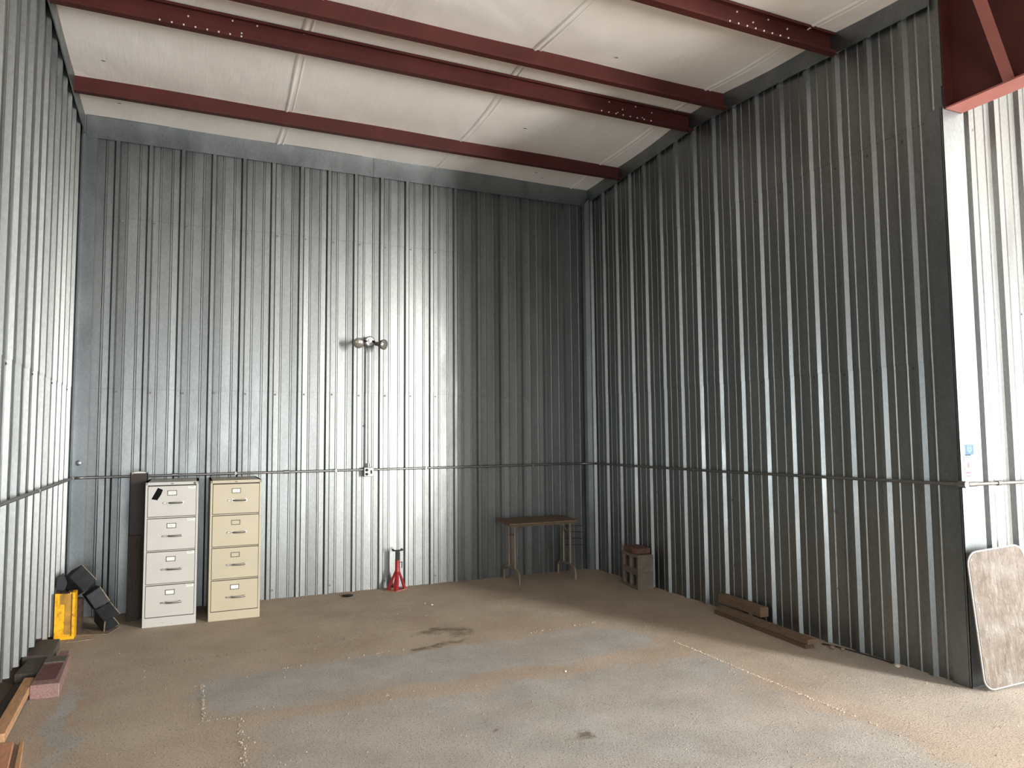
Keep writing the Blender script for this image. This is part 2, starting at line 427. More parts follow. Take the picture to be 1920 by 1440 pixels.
# ------------------------------------------------------------------ roof steel
def purlin(y, depth, heavy, label):
    x0, x1 = WX+.035, -.01
    zt = ZC(y)+.015; zb = zt-depth
    r = thing('roof_purlin', label, 'beam', (x0, y, zb), 0, 'red roof purlins')
    Lx = x1-x0; t = .004
    mb = MB()
    mb.box(0, Lx, -t, 0, 0, depth)
    mb.build('web', 'red', r)
    mb = MB(); mb.box(0, Lx, -.062, -t, 0, .004); mb.box(0, Lx, -.066, -.062, 0, .020); mb.build('bottom_flange', 'red', r)
    mb = MB()
    if heavy:
        mb.box(0, Lx, -.062, -t, depth-.03, depth-.026); mb.box(0, Lx, -.066, -.062, depth-.048, depth-.026)
    else: mb.box(0, Lx, 0, .06, depth-.006, depth-.001)
    mb.build('top_flange', 'red', r)
    if heavy:
        ms = None
        spots = []
        for side in (0, 1):
            for i in range(8):
                xx = .75+.085*i if side == 0 else Lx-1.15+.085*i
                spots.append((xx, -.069, .010))
            for (u_, v_) in ((.95, .12), (1.28, .16), (1.35, .07), (1.47, .16)) if side == 0 else ((1.02, .15), (.92, .055), (.86, .10), (.70, .16), (.62, .055), (.5, .13)):
                xx = u_ if side == 0 else Lx-u_
                spots.append((xx, -.007, v_))
        for q in spots:
            if ms is None:
                mb = MB(); mb.lathe([(.0075, .003), (.0075, -.003), (.004, -.006)], (0, 0, 0), (0, 1, 0), 8); o = mb.build('bolt', 'bolt', r); ms = o
            else: o = ms.copy(); COL.objects.link(o); o.parent = r
            o.location = q
    return r
purlin(PUR[0], .185, False, 'red steel roof purlin nearest the back wall')
purlin(PUR[1], .205, True, 'deeper red steel purlin with bolt rows, second from the back wall')
purlin(PUR[2], .195, False, 'plain red steel purlin, third from the back wall, just in front of the deep one')
purlin(PUR[3], .205, True, 'red steel purlin with bolt rows crossing the top edge, fourth from the back wall')
# main rafter over the open side
r = thing('roof_rafter', 'deep dark red steel rafter over the opening at upper right', 'beam', (0, YE, 4.03))
mb = MB(); mb.box(.085, .095, -7.1, -.01, .012, .98); mb.build('web', 'red', r)
mb = MB(); mb.box(.0, .18, -7.1, -.03, 0, .012); mb.build('bottom_flange', 'redlit', r)
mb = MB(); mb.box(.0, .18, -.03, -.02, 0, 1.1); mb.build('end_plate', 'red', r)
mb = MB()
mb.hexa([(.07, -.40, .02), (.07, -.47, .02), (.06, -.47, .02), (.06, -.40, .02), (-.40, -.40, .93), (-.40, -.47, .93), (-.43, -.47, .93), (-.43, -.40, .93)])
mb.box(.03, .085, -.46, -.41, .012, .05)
mb.build('flange_brace', 'redlit', r)

# ------------------------------------------------------------------ electrical
zc = 1.357
ox = RH+.014
r = thing('electrical_conduit', 'thin horizontal steel conduit running along all the walls', 'conduit', (0, 0, zc))
def run(pts, rad=.0125):
    mb = MB(); mb.tube(pts, rad, 10); return mb.build('pipe', 'steel', r, smooth=True)
XL = WX+ox+.012; YB = .012-ox-.012; XRt = .012-ox-.012
def arc(cx, cy, R, a0, a1, n=6): return [(cx+R*math.cos(math.radians(a0+(a1-a0)*i/n)), cy+R*math.sin(math.radians(a0+(a1-a0)*i/n)), 0) for i in range(n+1)]
run([(XL, -9.5, -.01), (XL, -3, -.006), (XL, -.12, -.004)]+[(XL+.10+.10*math.cos(math.radians(a)), YB-.10+.10*math.sin(math.radians(a)), -.004) for a in (170, 150, 130, 110, 95)]+[(-5.6, YB, -.004), (-3.03, YB, 0)])
run([(-2.92, YB, 0), (-.28, YB, .004)]+[(XRt-.18+.18*math.cos(math.radians(a)), YB-.18+.18*math.sin(math.radians(a)), .004) for a in (80, 60, 40, 20, 5)]+[(XRt, -.4, .004), (XRt, -2.5, 0), (XRt, YE-.02, .012)])
run([(XRt-.005, YE-.055, .012), (1.0, YE-.055, .005), (6.9, YE-.055, 0)])
def coup(a, b_, rad=.018):
    mb = MB(); mb.tube([a, b_], rad, 10); mb.build('coupling', 'steel', r, smooth=True)
for x in (-5.0, -3.9, -1.55): coup((x, YB, 0), (x+.05, YB, 0))
for y in (-.95, -2.1, -3.6): coup((XRt, y, .001), (XRt, y-.05, .001))
coup((XRt-.006, YE-.02, .012), (XRt-.006, YE-.075, .012), .024); coup((XRt+.03, YE-.055, .012), (XRt+.12, YE-.055, .012), .017)
coup((.30, YE-.055, .01), (.345, YE-.055, .01)); coup((XL, -1.9, -.005), (XL, -1.95, -.005)); coup((XL, -.1, -.004), (XL, -.15, -.004))
for x in (-4.4, -3.35, -2.3, -.9):
    mb = MB(); mb.box(x, x+.018, YB-.014, YB+.03, -.016, .016); mb.build('strap', 'steel', r)

r = thing('conduit_riser', 'short vertical steel conduit rising from the outlet box to the wall lights', 'conduit', (-2.979, YB, 1.385))
mb = MB(); mb.tube([(0, 0, 0), (0, 0, 1.385)], .011, 10); mb.build('pipe', 'steel', r, smooth=True)
mb = MB(); mb.tube([(0, 0, 0), (0, 0, .045)], .018, 10); mb.build('coupling', 'steel', r, smooth=True)
mb = MB(); mb.box(-.03, .03, 0, .035, .46, .48); mb.build('strap', 'steel', r)

M['outlet'] = simple('galvanised_box_cover', (.30, .30, .29), .45, .5)
M['black'] = simple('black_plastic', (.010, .010, .010), .6, spec=.25)
r = thing('outlet_box', 'square grey metal outlet box on the back wall conduit', 'outlet', (-2.975, YB, 1.332))
mb = MB(); mb.box(-.055, .055, -.035, .03, -.052, .052); mb.bevel(.004); mb.build('box', 'outlet', r)
for z in (.022, -.024):
    mb = MB(); mb.prism([(.017*math.cos(a*math.pi/8), .016*math.sin(a*math.pi/8)) for a in range(16)], .004, (-.026, -.0345, z)); o = mb.build('socket', 'black', r)
mb = MB(); mb.box(.018, .034, -.041, -.034, -.02, .02); mb.build('switch', 'black', r)

M['lens'] = NT('lamp_lens').m
t = NT('lamp_lens_glass'); t.set(Base_Color=(.34, .32, .29, 1), Roughness=.2, Metallic=.6); t.bump(t.noise(t.obj(), 60, 2), .3, .004); M['lens'] = t.m
M['lampbody'] = simple('lamp_reflector_body', (.20, .185, .17), .4, .8)
r = thing('flood_light', 'twin flood lamp fixture high on the back wall above the outlet box', 'light fixture', (-2.972, YB, 2.825))
mb = MB(); mb.lathe([(.062, .03), (.062, -.03), (.05, -.042), (.0, -.043)], (0, 0, 0), (0, 1, 0), 20); mb.build('round_box', 'outlet', r, smooth=True)
mb = MB(); mb.lathe([(.018, 0), (.018, -.02)], (0, -.04, .005), (0, 1, 0), 10); mb.build('knob', 'bolt', r)
def lamp(dx, dy, dz, aim):
    a = Vector(aim).normalized(); c = Vector((dx, dy, dz)); back = c-a*.13
    mb = MB(); mb.tube([(0+(.03 if dx > 0 else -.03), -.03, 0), (back.x*.6, -.05, 0), tuple(back+Vector((0, 0, .005)))], .012, 8); mb.build('arm', 'black', r, smooth=True)
    mb = MB(); mb.lathe([(.022, -.135), (.024, -.09), (.034, -.075), (.056, -.02), (.060, 0), (.058, .003)], c, a, 24); o = mb.build('lamp_body', 'lampbody', r, smooth=True)
    mb = MB(); mb.lathe([(.056, .003), (.050, .010), (.030, .018), (.0, .021)], c, a, 24); mb.build('lens', 'lens', r, smooth=True)
lamp(-.165, -.19, -.045, (-.25, -1, -.28)); lamp(.125, -.19, -.05, (.62, -1, -.18))

# little round cap on the corner flashing
mb = MB(); mb.lathe([(.026, 0), (.026, .006), (.014, .012), (.001, .014)], (-5.838, .012-e-.003, 1.498), (0, -1, 0), 16)
tag(mb.build('pipe_cap', 'flash', smooth=True), 'small round grey cap on the left corner flashing above the conduit', 'cap')

# ------------------------------------------------------------------ stickers
def sticker_mat(name, draw):
    t = NT(name); draw(t); t.set(Roughness=.4); return t.m
M['stk_white'] = simple('sticker_white', (0.298, 0.298, 0.298), .4, 0, .02)
M['stk_blue'] = simple('sticker_blue', (0.004, 0.053, 0.211), .5, 0, .03)
M['stk_cyan'] = simple('sticker_light_blue', (0.062, 0.174, 0.285), .5, 0, .03)
M['stk_red'] = simple('sticker_red', (0.161, 0.031, 0.034), .5, 0, .1)
M['stk_pink'] = simple('sticker_pink', (0.260, 0.124, 0.112), .5, 0, .1)
M['stk_ink'] = simple('sticker_ink', (0.037, 0.081, 0.124), .5, 0, .1)
ys = YE-.0225
r = thing('security_sticker', 'small blue square sticker with a pale shield on the bright corner flashing', 'sticker', (.070, ys, 1.604))
mb = MB(); mb.box(-.050, .050, -.001, 0, -.040, .040); mb.build('backing', 'stk_white', r)
mb = MB(); mb.box(-.044, .044, -.0016, -.001, -.035, .035); mb.build('blue_field', 'stk_blue', r)
mb = MB(); mb.prism([(-.027, .020), (.027, .020), (.027, -.004), (.012, -.016), (0, -.024), (-.012, -.016), (-.027, -.004)], .0006, (0, -.0016, 0)); mb.box(-.03, .03, -.0022, -.0016, .026, .030); mb.build('shield', 'stk_cyan', r)
mb = MB(); mb.box(-.014, .014, -.0026, -.0021, -.002, .004); mb.box(-.012, .002, -.0026, -.0021, .008, .012); mb.build('shield_mark', 'stk_blue', r)
r = thing('warning_sticker', 'small white upright sticker with red print below the blue sticker', 'sticker', (.048, ys, 1.488))
mb = MB(); mb.box(-.036, .036, -.001, 0, -.083, .083); mb.build('backing', 'stk_white', r)
mb = MB()
for i in range(5): mb.box(-.028+i*.011, -.020+i*.011, -.0016, -.001, .055+random.uniform(0, .01), .072)
mb.build('top_lettering', 'stk_ink', r)
mb = MB(); mb.prism([(-.022, -.01), (-.008, .0), (.0, .035), (.006, .01), (.02, .012), (.012, -.02), (-.02, -.025)], .0005, (0, -.001, 0)); mb.build('picture', 'stk_pink', r)
mb = MB(); mb.prism([(-.004, .0), (.004, .036), (.012, .02), (.006, -.01)], .0006, (0, -.0014, 0)); mb.build('red_flame', 'stk_red', r)
mb = MB()
for i in range(6): mb.box(-.026+i*.009, -.020+i*.009, -.0019, -.001, -.048, -.036)
for i in range(5): mb.box(-.020+i*.009, -.014+i*.009, -.0019, -.001, -.070, -.062)
mb.build('red_lettering', 'stk_red', r)

# ------------------------------------------------------------------ filing cabinets
M['cab_grey'] = simple('light_grey_enamel', (.47, .455, .42), .42, 0, .04, 3)
M['cab_tan'] = simple('tan_enamel', (.43, .375, .262), .42, 0, .04, 3)
M['gap'] = simple('drawer_gap', (.05, .045, .04), .8)
M['chrome'] = simple('dull_chrome', (.34, .33, .31), .3, 1., .05)
M['holder'] = simple('card_holder', (.10, .09, .07), .5, .1)
M['card'] = simple('paper_card', (.80, .78, .70), .8, 0, .03)
M['ink'] = simple('faded_ink', (.22, .21, .2), .8)
M['tape'] = simple('black_tape', (.004, .004, .005), .7, spec=.1)
def cabinet(name, label, loc, rz, W_, col, cards, labels, tape, lock):
    r = thing(name, label, 'filing cabinet', loc, rz, 'filing cabinets at the back wall')
    H_, D_ = 1.322, .655
    mb = MB(); t = .018
    mb.box(0, W_, 0.004, D_, .0, .080); mb.box(0, t, .0, D_, .0, H_); mb.box(W_-t, W_, .0, D_, .0, H_); mb.box(0, W_, 0, D_, H_-.026, H_)
    mb.box(t, W_-t, D_-.01, D_, .07, H_-.01); mb.mi = 1; mb.box(t, W_-t, .02, .03, .07, H_-.02); mb.mi = 0
    rows = [(1.002, 1.288), (.693, .987), (.388, .680), (.086, .374)]
    for (a, c), (a2, c2) in zip(rows, rows[1:]): mb.box(t, W_-t, .008, .02, c2+.003, a-.003)
    mb.box(t, W_-t, -.001, .02, .0, .082)
    mb.mi = 1; mb.box(W_*.5-.014, W_*.5+.010, -.0015, 0, H_-.017, H_-.011)
    mb.build('body', [col, 'gap'], r)
    for i, (a, c) in enumerate(rows):
        mb = MB(); x0, x1 = t+.004, W_-t-.004; f0 = -.004
        mb.box(x0, x1, f0, .3 if 0 else .018, a+.003, c-.003); mb.bevel(.0025, 2)
        d = mb.build('drawer', col, r)
        xm = W_*.5; h_ = c-a
        zc_ = c-h_*.235; zh = c-h_*.555
        mb = MB(); cw, ch = .040, .023
        for (u0, u1, v0, v1) in ((-cw, cw, ch-.006, ch), (-cw, cw, -ch, -ch+.006), (-cw, -cw+.005, -ch, ch), (cw-.005, cw, -ch, ch)):
            mb.box(xm+u0, xm+u1, f0-.005, f0, zc_+v0, zc_+v1)
        ho = mb.build('card_holder', 'holder', d)
        if cards[i]:
            mb = MB(); mb.box(xm-cw+.005, xm+cw-.005, f0-.0015, f0, zc_-ch+.006, zc_+ch-.006)
            mb.mi = 1
            if cards[i] == 2: mb.box(xm-.022, xm+.022, f0-.002, f0-.0014, zc_+.004, zc_+.007); mb.box(xm-.012, xm+.014, f0-.002, f0-.0014, zc_-.006, zc_-.003)
            mb.build('card', ['card', 'ink'], ho)
        hx0, hx1 = xm-.028, xm+.088
        mb = MB(); mb.tube([(hx0, f0-.004, zh), (hx0+.004, f0-.026, zh), (hx0+.018, f0-.032, zh), (hx1-.018, f0-.032, zh), (hx1-.004, f0-.026, zh), (hx1, f0-.004, zh)], .008, 8)
        mb.box(hx0-.012, hx0+.012, f0-.006, f0, zh-.012, zh+.012); mb.box(hx1-.012, hx1+.012, f0-.006, f0, zh-.012, zh+.012)
        mb.build('handle', 'chrome', d, smooth=True)
        mb = MB(); mb.box(hx0-.050, hx0-.022, f0-.011, f0, zh-.007, zh+.007); mb.bevel(.003); mb.build('thumb_latch', 'chrome', d)
        if labels:
            mb = MB(); lx = x1-.006; mb.box(lx-.062, lx, f0-.001, f0, c-.030, c-.007); mb.mi = 1
            for k in range(5): mb.box(lx-.056+k*.009, lx-.050+k*.009, f0-.0015, f0-.001, c-.019, c-.011)
            mb.build('sticker', ['card', 'ink'], d)
    if lock:
        mb = MB(); mb.lathe([(.011, 0), (.011, .005), (.006, .006), (.006, .003), (0, .003)], (W_-.034, 0, H_-.014), (0, -1, 0), 14); mb.build('lock', 'holder', r)
    if tape:
        mb = MB(); mb.prism([(.103, 1.272), (.146, 1.252), (.130, 1.205), (.098, 1.155), (.090, 1.160), (.050, 1.168)], .001, (0, -.0042, 0)); mb.build('tape_strip', 'tape', r)
    for _ in range(4):
        a, c = random.uniform(.3*W_, .95*W_), random.uniform(.015, .065)
        mb = MB(); mb.box(a, a+random.uniform(.004, .012), -.0025, -.0012, c, c+.003); mb.build('scuff', 'ink', r)
    return r
cabinet('filing_cabinet', 'light grey four-drawer filing cabinet with a black tape strip on its top drawer', (-5.214, -.722, 0), -.015, .452, 'cab_grey', (2, 2, 1, 1), True, True, True)
cabinet('filing_cabinet', 'tan four-drawer filing cabinet to the right of the grey one', (-4.657, -.742, 0), -.003, .462, 'cab_tan', (2, 0, 0, 1), False, False, False)

# ------------------------------------------------------------------ boards behind the grey cabinet
M['brownsteel'] = simple('dark_brown_painted_steel', (.030, .018, .013), .55, .2, .3)
M['brownwood'] = mat_wood('dark_stained_wood', (.028, .018, .012), (.060, .040, .026), (14, 14, 2))
r = thing('steel_channel', 'tall dark brown steel channel standing against the back wall beside the grey cabinet', 'beam', (-5.37, -.30, 0))
mb = MB(); mb.box(0, .155, .0, .006, 0, 1.395); mb.box(0, .006, 0, .09, 0, 1.395); mb.box(.149, .155, 0, .09, 0, 1.395); mb.build('channel', 'brownsteel', r)
mb = MB(); mb.box(.02, .135, .0, .07, 1.395, 1.402); mb.tube([(.02, -.01, 1.385), (.02, .0, 1.40), (.06, .0, 1.408), (.12, .0, 1.405)], .006, 6); mb.build('end_clip', 'bolt' , r)
mb = MB(); mb.box(-.055, .055, -.02, .02, 0, .80); mb.bevel(.003)
o = tag(mb.build('wood_board', 'brownwood'), 'short dark brown board standing in front of the tall brown channel', 'board'); o.location = (-5.31, -.37, 0); o.rotation_euler = (-.05, 0, .1)

# ------------------------------------------------------------------ corner clutter
M['yellow'] = NT('battered_yellow_paint').m
def mat_yellow():
    t = NT('battered_yellow_paint_worn'); v = t.obj()
    n = t.noise(v, 22, 6, .65, .5)
    c = t.ramp(n, [(.30, (.16, .085, .02)), (.40, (.62, .30, .01)), (.52, (.86, .45, .006)), (.8, (.90, .50, .01))])
    t.l(c, t.b.inputs['Base Color']); t.set(Roughness=.5); t.bump(n, .2, .003); return t.m
M['yellow'] = mat_yellow()
M['yellowdirty'] = simple('grimy_yellow_label', (.40, .21, .03), .7, 0, .45, 12)
M['rust'] = simple('rusty_brown', (.040, .018, .010), .8, 0, .6, 25)
M['blackmetal'] = simple('black_painted_metal', (.020, .021, .024), .62, .0, .4, 12, spec=.3)
M['dust'] = simple('dust_edge', (.22, .175, .12), .9, 0, .4, 30)
r = thing('yellow_metal_box', 'battered yellow metal box standing on end against the left wall', 'metal box', (-5.885, -.84, 0), -.04)
mb = MB(); mb.box(0, .152, .0, .10, .003, .40)
mb.bevel(.004)
for v_ in mb.b.verts:
    if v_.co.z > .38: v_.co.z += random.uniform(-.012, .004)
mb.build('body', 'yellow', r)
mb = MB(); mb.box(.0, .018, -.018, 0, .003, .398); mb.box(.132, .152, -.018, 0, .003, .398); mb.box(.018, .132, -.016, 0, .003, .03); mb.build('rim', 'yellow', r)
mb = MB(); mb.box(.075, .131, -.004, 0, .04, .385); mb.box(.036, .075, -.004, 0, .30, .385); mb.build('grimy_patch', 'yellowdirty', r)
mb = MB()
for k in range(9):
    a = .012*k; mb.box(a, a+random.uniform(.020, .04), random.uniform(-.02, .02), random.uniform(.03, .08), .392, .398+random.uniform(.002, .014))
mb.jitter(.003); mb.build('torn_top_edge', 'rust', r)
r = thing('rusty_can', 'rusty brown can standing behind the yellow box', 'can', (-5.735, -.655, 0))
mb = MB(); mb.lathe([(.046, 0), (.048, .01), (.046, .03), (.046, .29), (.049, .30), (.044, .305)], (0, 0, 0), (0, 0, 1), 20); mb.build('body', 'rust', r, smooth=True)
mb = MB(); mb.lathe([(.042, .305), (.042, .311), (.02, .315)], (0, 0, 0), (0, 0, 1), 16); mb.build('lid', 'rust', r, smooth=True)

def bin_(label, loc, R, w_=.17, d_=.17, l_=.20, flaps=True):
    """open-ended black sheet metal trough, built round the origin, opening along +x"""
    r = thing('black_metal_bin', label, 'metal bin', loc, 0, 'black bins in the left corner'); r.rotation_euler = R
    t = .005; a, c, l2 = w_/2, d_/2, l_/2
    mb = MB()
    mb.box(-l2, l2, -a, -a+t, -c, c); mb.box(-l2, l2, a-t, a, -c, c); mb.box(-l2, l2, -a, a, -c, -c+t); mb.box(-l2, -l2+t, -a, a, -c, c)
    mb.build('shell', 'blackmetal', r)
    mb = MB(); mb.box(-l2, l2, -a-.001, -a+.012, c-.004, c+.004); mb.box(-l2, l2, a-.012, a+.001, c-.004, c+.004); mb.box(l2-.004, l2+.003, -a, a, -c-.001, -c+.010)
    mb.build('folded_rim', 'dust', r)
    return r
def rot_from(xa, za):
    x = Vector(xa).normalized(); z = Vector(za); z = (z-x*z.dot(x)).normalized(); y = z.cross(x)
    return Matrix((x, y, z)).transposed().to_euler()
bin_('black sheet metal bin tipped on top behind the yellow box', (-5.745, -.62, .452), rot_from((.62, .1, -.78), (.5, .75, .5)), .15, .17, .19)
bin_('black sheet metal bin with a dusty tan rim in the middle of the corner pile', (-5.60, -.60, .29), rot_from((.5, .1, -.85), (.86, .3, .5)), .16, .13, .16)
bin_('black sheet metal bin lying on the floor, lowest of the corner pile', (-5.50, -.69, .122), rot_from((.55, -.55, -.60), (.75, .45, .35)), .17, .14, .15)
# dark plate added for the shadow shape on the wall behind
mb = MB(); mb.prism([(0, 0), (.07, 0), (.085, .06), (.055, .15), (.01, .11)], .01, (0, 0, 0))
o = tag(mb.build('shadow_plate', 'blackmetal'), 'dark pointed plate standing in for a shadow on the left wall above the yellow box', 'scrap metal'); o.location = (-5.900, -.725, .402); o.rotation_euler = (-.05, 0, .15)
mb = MB(); mb.box(-.17, .17, -.12, .12, 0, .006); mb.bevel(.001)
o = tag(mb.build('floor_plate', 'dust'), 'flat dusty piece of sheet metal on the floor under the black bins', 'scrap metal'); o.location = (-5.60, -.66, .001); o.rotation_euler = (0, 0, -.3)

# ------------------------------------------------------------------ timber and rubble along the left wall
M['greywood'] = mat_wood('dirty_grey_wood', (.075, .065, .055), (.135, .115, .095), (14, 2, 14))
M['pinkwood'] = mat_wood('faded_pink_paint', (.19, .105, .092), (.33, .215, .195), (14, 3, 14))
M['maroon'] = simple('maroon_stain', (.11, .036, .036), .6, 0, .3, 20)
M['orangewood'] = mat_wood('orange_brown_pine', (.34, .18, .085), (.55, .32, .17), (14, 1.6, 14))
M['orangewood2'] = mat_wood('salmon_painted_pine', (.38, .17, .09), (.52, .27, .16), (14, 1.6, 14))
def block(name, label, cat, corners, z0, z1, mat, bev=.004, par=None):
    mb = MB(); mb.hexa([(*c, z0) for c in corners]+[(*c, z1) for c in corners]); mb.bevel(bev)
    o = mb.build(name, mat, par)
    return tag(o, label, cat, {'timber_block': 'timber blocks by the left wall'}.get(name)) if label else o
block('timber_block', 'dark grey timber block on the floor nearest the yellow box', 'timber', [(-5.99, -1.60), (-5.785, -1.66), (-5.80, -1.16), (-5.96, -1.12)], .0, .085, 'greywood')
block('timber_block', 'dark timber block with pale edges behind the pink one', 'timber', [(-5.96, -2.05), (-5.815, -2.08), (-5.815, -1.69), (-5.94, -1.68)], .0, .075, 'greywood')
r = thing('pink_timber_block', 'faded pink painted timber block with a maroon top by the left wall', 'timber', (0, 0, 0))
block('block', None, None, [(-5.805, -2.45), (-5.630, -2.47), (-5.655, -1.73), (-5.805, -1.74)], 0, .095, 'pinkwood', .006, r)
block('dark_strip', None, None, [(-5.80, -1.93), (-5.665, -1.94), (-5.668, -1.80), (-5.80, -1.79)], .094, .103, 'greywood', .001, r)
block('maroon_top', None, None, [(-5.79, -2.36), (-5.665, -2.37), (-5.672, -1.97), (-5.79, -1.97)], .094, .098, 'maroon', .001, r)
block('timber_block', 'small pinkish timber offcut lying beyond the pink block', 'timber', [(-5.76, -1.70), (-5.68, -1.71), (-5.685, -1.52), (-5.75, -1.50)], 0, .07, 'pinkwood')
block('wood_board', 'wide flat grey board on the floor along the left wall', 'board', [(-5.95, -3.28), (-5.80, -3.28), (-5.815, -2.15), (-5.95, -2.12)], 0, .03, 'greywood')
block('wood_plank', 'long orange-brown plank lying beside the left wall in front of the pink block', 'plank', [(-5.858, -3.29), (-5.785, -3.29), (-5.812, -2.22), (-5.875, -2.20)], .031, .085, 'orangewood')
block('wood_plank', 'salmon painted plank end in the bottom left corner', 'plank', [(-5.80, -4.2), (-5.64, -4.2), (-5.735, -3.33), (-5.84, -3.31)], 0, .045, 'orangewood2')
block('wood_lath', 'narrow orange lath beside the salmon plank in the bottom left corner', 'lath', [(-5.615, -4.2), (-5.58, -4.2), (-5.695, -3.28), (-5.715, -3.28)], 0, .03, 'orangewood')

# ------------------------------------------------------------------ jack stand
M['jackred'] = simple('red_enamel', (.24, .012, .016), .45, 0, .3, 14)
M['jackdull'] = simple('dusty_red_enamel', (.30, .12, .09), .6, 0, .3, 20)
M['jackblack'] = simple('black_ratchet_steel', (.010, .010, .010), .55, 0, spec=.25)
r = thing('jack_stand', 'red jack stand with a black ratchet post against the back wall', 'jack stand', (-2.672, -.155, 0), .0)
cs = [Vector((-.035, -.105, 0)), Vector((.115, -.012, 0)), Vector((.015, .095, 0)), Vector((-.125, .0, 0))]
topc = Vector((.01, 0, .215))
for i, c in enumerate(cs):
    n_ = cs[(i+1) % 4]
    mb = MB()
    d1 = (cs[(i+1) % 4]-c).normalized()*.046; d2 = (cs[i-1]-c).normalized()*.036
    tt = topc+(c-Vector((.0, 0, 0)))*.16; tt.z = .235
    for d in (d1, d2):
        mb.hexa([c, c+d, c+d+Vector((0, 0, .004)), c+Vector((0, 0, .004)), tt, tt+d*.55, tt+d*.55+Vector((0, 0, .004)), tt+Vector((0, 0, .004))])
    mb.build('leg', 'jackred', r)
    mb = MB(); mb.tube([c+Vector((0, 0, .006)), n_+Vector((0, 0, .006))], .0065, 6); mb.build('base_rail', 'jackdull', r)
mb = MB(); mb.lathe([(.030, .205), (.027, .23), (.026, .325), (.029, .327), (.029, .335)], (.01, 0, 0), (0, 0, 1), 16); mb.build('collar', 'jackred', r, smooth=True)
mb = MB(); mb.box(-.012, .032, -.013, .013, .24, .435)
for k in range(7): mb.box(.030, .037, -.012, .012, .345+.012*k, .351+.012*k)
mb.build('ratchet_post', 'jackblack', r)
mb = MB(); mb.prism([(-.052, .452), (-.046, .436), (.066, .436), (.072, .452), (.060, .462), (.044, .446), (-.024, .446), (-.040, .462)], .045, (0, .022, 0)); mb.build('saddle', 'jackblack', r)
mb = MB(); mb.tube([(.036, -.02, .31), (.05, -.045, .32), (.045, -.05, .25)], .005, 6); mb.build('lever', 'jackblack', r)

# ------------------------------------------------------------------ folding table
M['tabletop'] = mat_wood('brown_laminate', (.115, .075, .042), (.175, .120, .072), (2, 10, 4), .6)
M['tanmetal'] = simple('tan_painted_tube', (.20, .155, .105), .5, .1, .15)
r = thing('folding_table', 'small brown folding table standing against the back wall by the corner', 'table', (-1.06, -.335, 0), 0)
mb = MB()
P4 = [(-.53, -.29), (.385, -.30), (.44, .275), (-.48, .27)]
P4 = [(-.425, -.31), (.475, -.325), (.565, .245), (-.355, .245)]
mb.hexa([(*c, .700) for c in P4]+[(*c, .722) for c in P4]); mb.bevel(.006); mb.build('tabletop', 'tabletop', r)
mb = MB()
inner = [(-.38, -.275), (.445, -.285), (.525, .215), (-.315, .215)]
for a, c in zip(inner, inner[1:]+inner[:1]): mb.tube([(*a, .690), (*c, .690)], .012, 6)
mb.build('apron_rail', 'tanmetal', r)
for x, sg in ((-.255, 1), (.487, -1)):
    xx = x
    mb = MB()
    mb.tube([(xx, -.205, 0), (xx, -.205, .085), (xx, -.19, .125), (xx, -.15, .150), (xx, -.05, .165), (xx, .10, .165), (xx, .20, .15), (xx, .235, .115), (xx, .24, .0)], .016, 8)
    mb.build('foot', 'tanmetal', r, smooth=True)
    mb = MB(); xt = xx+(0.02 if sg > 0 else -.10)
    for y in (-.08, .09): mb.tube([(xx, y, .165), (xx, y, .60), (xx, y, .692)], .016, 8)
    mb.tube([(xx, -.08, .55), (xx, .09, .55)], .008, 6)
    mb.build('leg', 'tanmetal', r, smooth=True)
    mb = MB(); mb.tube([(xx, -.03, .555), (xx+sg*.08, -.03, .63), (xx+sg*.24, -.03, .675), (xx+sg*.27, -.03, .692)], .008, 6); mb.build('brace', 'tanmetal', r, smooth=True)

M['wire'] = simple('dark_wire', (.03, .026, .022), .5, .4)
r = thing('wire_rack', 'small dark wire rack hanging on the back wall beyond the right table leg', 'rack', (-.46, -.05, .32))
for x in (0, .05):
    mb = MB(); mb.tube([(x, 0, 0), (x, 0, .28)], .0045, 6); mb.build('upright', 'wire', r)
for z in (.02, .10, .18, .26):
    mb = MB(); mb.tube([(0, 0, z), (.05, 0, z), (.24, -.06, z-.008)], .0042, 6); mb.build('rod', 'wire', r)

# ------------------------------------------------------------------ concrete blocks and bricks
def mat_block():
    t = NT('dusty_concrete_block'); v = t.obj()
    n = t.noise(v, 9, 6); t.l(t.ramp(n, [(.3, (.125, .098, .075)), (.7, (.185, .150, .118))]), t.b.inputs['Base Color']); t.set(Roughness=.95)
    t.bump(t.noise(v, 90, 4), .5, .004); return t.m
M['block'] = mat_block()
M['brick'] = simple('dark_red_brick', (.125, .062, .050), .9, 0, .3, 14, .5)
ang = math.radians(9.0)
BX, BY = -.262, -1.395
def cblock(z, label, dx=0, rz=0.):
    r = thing('concrete_block', label, 'concrete block', (BX+dx, BY, z), -math.radians(8)+rz, 'stacked concrete blocks')
    # long axis +y, cells open towards -x
    L_, T_, H_ = .40, .19, .19; wl = .032
    mb = MB()
    mb.box(0, T_, 0, L_, 0, wl); mb.box(0, T_, 0, L_, H_-wl, H_)
    for a, c in ((0, .036), (L_/2-.018, L_/2+.018), (L_-.036, L_)): mb.box(0, T_, a, c, wl, H_-wl)
    mb.mi = 1; mb.box(T_-.012, T_-.008, .03, L_-.03, wl, H_-wl); mb.mi = 0  # black sheet closes the cells, their inner shade put into its colour
    for zz in (.045, .095, .145): mb.box(.02, T_-.02, -.006, .0, zz-.013, zz+.013)
    return mb.build('block', ['block', 'shade_backing'], r), r
cblock(0, 'lower two-cell concrete block standing near the right wall corner')
cblock(.192, 'upper two-cell concrete block carrying the bricks', .004, .015)
